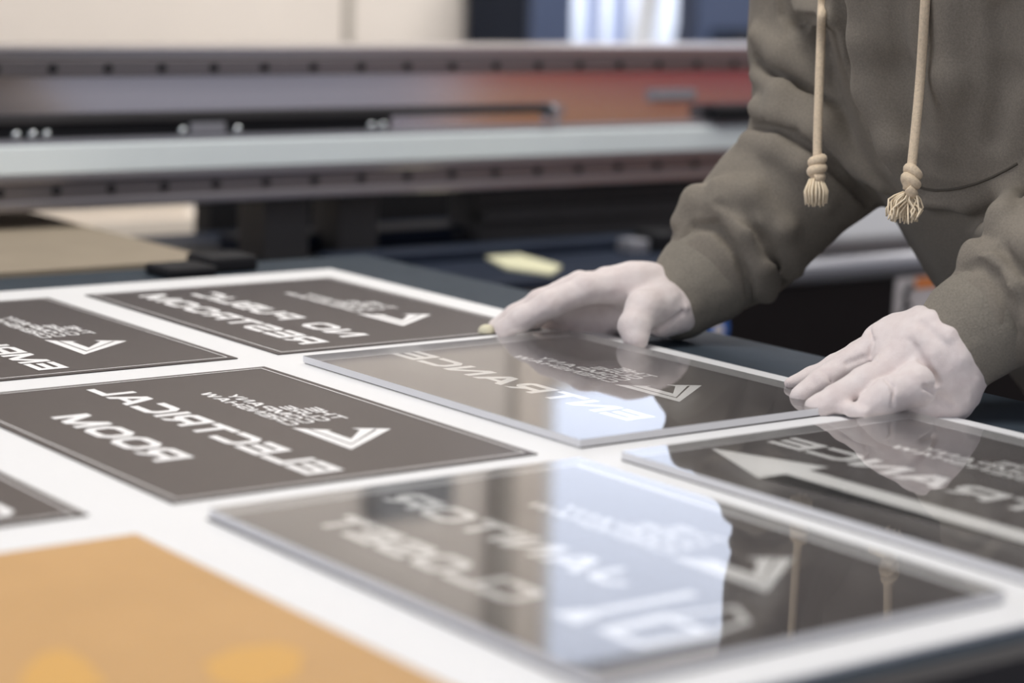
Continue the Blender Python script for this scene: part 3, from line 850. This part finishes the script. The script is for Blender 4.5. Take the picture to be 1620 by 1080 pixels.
lg = glove('white glove laid flat at the panel corner, fingers toward the left', [
    ([(1492, 572, 1.862, .040), (1455, 560, 1.866, .033), (1415, 562, 1.872, .020)], .014),
    ([(1470, 545, 1.872, .030), (1420, 535, 1.880, .018), (1392, 540, 1.880, .0145)], .012),
    ([(1500, 605, 1.855, .030), (1505, 632, 1.850, .018)], .014),
    ([(1452, 575, 1.860, .026), (1420, 578, 1.852, .0155)], .012),
    ([(1385, 548, 1.900, .0135), (1325, 578, 1.910, .0105), (1285, 596, 1.914, .0085), (1250, 606, 1.914, .0056)], .005),
    ([(1398, 545, 1.878, .0148), (1340, 577, 1.876, .0120), (1300, 604, 1.871, .0112), (1268, 627, 1.868, .0098)], .004),
    ([(1425, 575, 1.850, .0150), (1368, 604, 1.842, .0128), (1325, 629, 1.838, .0118), (1292, 645, 1.835, .0105)], .004),
    ([(1462, 590, 1.838, .0165), (1448, 610, 1.826, .0168), (1405, 626, 1.821, .0150), (1378, 640, 1.821, .0118)], .005),
    ([(1515, 640, 1.848, .010), (1460, 645, 1.840, .011), (1440, 645, 1.838, .009)], .008),
    ([(1330, 641, 1.834, .007), (1348, 648, 1.820, .0056), (1368, 653, 1.811, .0042)], .004),
], [
    ([(1376, 520), (1381, 540), (1377, 562)], .0015, .003, -1),
    ([(1440, 535), (1462, 568), (1484, 606)], [.003, .005, .004], .003, -1, -.25),
    ([(1452, 530), (1480, 560), (1500, 612)], [.004, .006, .005], .010),
    ([(1300, 585), (1310, 596), (1314, 606)], .0012, .002, -1, -.3),
    ([(1400, 600), (1412, 612), (1412, 640)], .0012, .003, -1, -.25),
    ([(1462, 612), (1480, 618), (1505, 640)], [.002, .003, .002], .003, -1, -.25),
    ([(1340, 575), (1365, 566), (1385, 572)], .0014, .004, -1, -.2),
    ([(1462, 505), (1500, 535), (1528, 590), (1533, 630)], [.0022, .0026, .0026, .0022], .004),
], rim=(cuffs[1], [(1452, 494), (1475, 503), (1500, 528), (1520, 565), (1533, 605), (1536, 632)], .0042))

# --- drawstrings
def cord(label, path, rad, knot, tassel_bm):
    pts = []
    for (x, y, d) in path:
        w = h.trace(x, y)
        dd = (Vector(w)-CAM).dot(Fv)
        pts.append(P(x, y, min(d, dd-.007)))
    dense = []
    for i in range(len(pts)-1):
        p0 = pts[max(i-1, 0)]; p1 = pts[i]; p2 = pts[i+1]; p3 = pts[min(i+2, len(pts)-1)]
        for j in range(10):
            t = j/10
            dense.append(0.5*((2*p1)+(-p0+p2)*t+(2*p0-5*p1+4*p2-p3)*t*t+(-p0+3*p1-3*p2+p3)*t**3))
    dense.append(pts[-1])
    o = tag(obj('drawstring', tube(bmesh.new(), dense, rad, 12), M['cord'], person, smooth=True), label)
    # knot: a few turns of cord round the end
    k0, k1, kr, tilt = knot
    a, b = P(*k0), P(*k1)
    ax = (b-a).normalized(); u = ax.cross(Fv).normalized(); v = ax.cross(u)
    kb = bmesh.new()
    turns = 2.3; N = 90
    sp = []
    for i in range(N+1):
        t = i/N
        ang = t*turns*2*math.pi
        bul = kr*(0.80+0.2*math.sin(math.pi*min(1, t*1.05)))
        sp.append(a+(b-a)*t+(u*math.cos(ang)+v*math.sin(ang))*bul*0.58+ax*tilt*math.cos(ang))
    tube(kb, sp, rad*1.12, 12)
    tube(kb, [a, a.lerp(b, .5), b], [kr*.55, kr*.75, kr*.6], 14)
    obj('knot', kb, M['cord'], o, smooth=True)
    obj('tassel', tassel_bm, M['tassel'], o, smooth=True)
    return o
def tassel_straight():
    bm = bmesh.new(); top = P(1291, 283, 2.062)
    random.seed(3)
    rg_ = []
    for ring, n in ((0.35, 7), (0.75, 13), (1.0, 17)):
        for i in range(n):
            a = 2*math.pi*(i+random.random()*.5)/n
            off = (R2*math.cos(a)+Fv*math.sin(a))
            s = top+off*0.0058*ring
            e = P(1291, 324+random.uniform(-4, 3), 2.062)+off*0.0088*ring*random.uniform(.85, 1.12)
            m_ = s.lerp(e, .5)+off*0.003*ring
            tube(bm, [s, m_, e], [.0011, .0012, .0010], 6)
    return bm
def tassel_frayed():
    bm = bmesh.new(); top = P(1437, 303, 1.945)
    random.seed(11)
    for i in range(46):
        s = top+R2*random.uniform(-.004, .004)+Fv*random.uniform(-.004, .004)
        ex = random.uniform(1402, 1452); ey = 352-abs(ex-1432)*.25+random.uniform(-9, 4)
        e = P(ex, ey, 1.945+random.uniform(-.012, .012))
        out = R2*((ex-1430)/4500)
        m1 = s.lerp(e, .33)+out*0.9+R2*random.uniform(-.004, .004)
        m2 = s.lerp(e, .7)+out*0.7+R2*random.uniform(-.004, .004)
        tube(bm, [s, s.lerp(m1, .5)+out*.3, m1, m2, e], [.0009]*5, 6)
    return bm
cord('hoodie drawstring with a straight tassel, nearer the left', [(1304, -120, 2.04), (1301, 0, 2.055), (1300, 25, 2.056), (1299, 55, 2.057), (1297, 110, 2.06), (1294, 200, 2.062), (1293, 252, 2.062)], .0043,
     ((1294, 250, 2.062), (1291, 283, 2.062), .0085, 0.0), tassel_straight())
cord('hoodie drawstring with a frayed tassel, in front of the chest', [(1472, -120, 1.90), (1464, 0, 1.925), (1457, 110, 1.938), (1449, 200, 1.943), (1442, 266, 1.945)], .0043,
     ((1446, 268, 1.945), (1437, 301, 1.945), .0088, 0.004), tassel_frayed())

# --- body under the clothes, hair, trousers, shoes
b = Sdf()
b.loft([(Z(-.14), 1.93, 1.36, .10, .14), (Z(.06), 1.75, 1.36, .10, .15), (Z(.35), 1.59, 1.36, .10, .165), (Z(.46), 1.56, 1.36, .085, .16), (Z(.52), 1.53, 1.36, .06, .09)], FD, .03)
for side in (rs+us[1:], ls+lu[1:]):
    b.chain([(p, max(.018, r*.55)) for p, r in side], .02)
NK = np.array([1.50, 1.36, Z(.54)]); HC = np.array([1.40, 1.33, Z(.70)])
b.cap(NK, HC+np.array([.03, .01, -.06]), .058, .055, .03)
b.cap(HC+np.array([.035, .01, .035]), HC+np.array([-.005, 0, .02]), .088, .080, .03)
b.cap(HC+np.array([-.03, -.008, -.05]), HC+np.array([-.055, -.013, -.085]), .052, .032, .04)
b.cap(HC+np.array([-.082, -.02, .01]), HC+np.array([-.105, -.026, -.03]), .010, .014, .012)
for s in (-1, 1):
    b.cap(HC+np.array([-.07, s*.034-.018, .028]), HC+np.array([-.072, s*.032-.018, .028]), .016, .016, .008, -1)
    b.cap(HC+np.array([.03, s*.084+.008, .02]), HC+np.array([.028, s*.082+.008, -.025]), .018, .012, .006, 1, ((0, 1, 0), 2.2))
b.cap(HC+np.array([-.092, -.046, -.065]), HC+np.array([-.096, -.0, -.065]), .005, .005, .004, -1)
body = link('body', b.mesh('body', .006, relax=1), M['skin'], person, True)
for s in (-1, 1):
    bm = bmesh.new(); bmesh.ops.create_uvsphere(bm, u_segments=14, v_segments=10, radius=.0125, matrix=Matrix.Translation(HC+np.array([-.064, s*.033-.017, .028])))
    obj('eye', bm, M['eye'], body, smooth=True)
hr = Sdf()
hr.cap(HC+np.array([.05, .012, .055]), HC+np.array([.0, 0, .05]), .094, .086, .03)
hr.cap(HC+np.array([.08, .018, .0]), HC+np.array([.085, .02, -.05]), .07, .05, .03)
link('hair', hr.mesh('hair', .006, wob=.003, wobs=60), M['hair'], person, True)
tr = Sdf()
tr.loft([(Z(-.34), 1.99, 1.36, .12, .18), (Z(-.22), 1.975, 1.36, .125, .18), (Z(-.10), 1.915, 1.36, .118, .16)], FD, .03)
for s in (-1, 1):
    tr.chain([((1.98, 1.36+s*.09, Z(-.28)), .098), ((1.90, 1.36+s*.10, Z(-.46)), .072), ((1.95, 1.36+s*.11, Z(-.78)), .055)], .03)
link('trousers', tr.mesh('trousers', .009, wob=.004, wobs=14), M['trousers'], person, True)
for s in (-1, 1):
    sh = Sdf(); sh.chain([((1.97, 1.36+s*.11, .052), .046), ((1.89, 1.36+s*.115, .042), .042), ((1.79, 1.36+s*.12, .036), .034)], .02)
    link('shoe', sh.mesh('shoe', .006), M['shoe'], person, True)
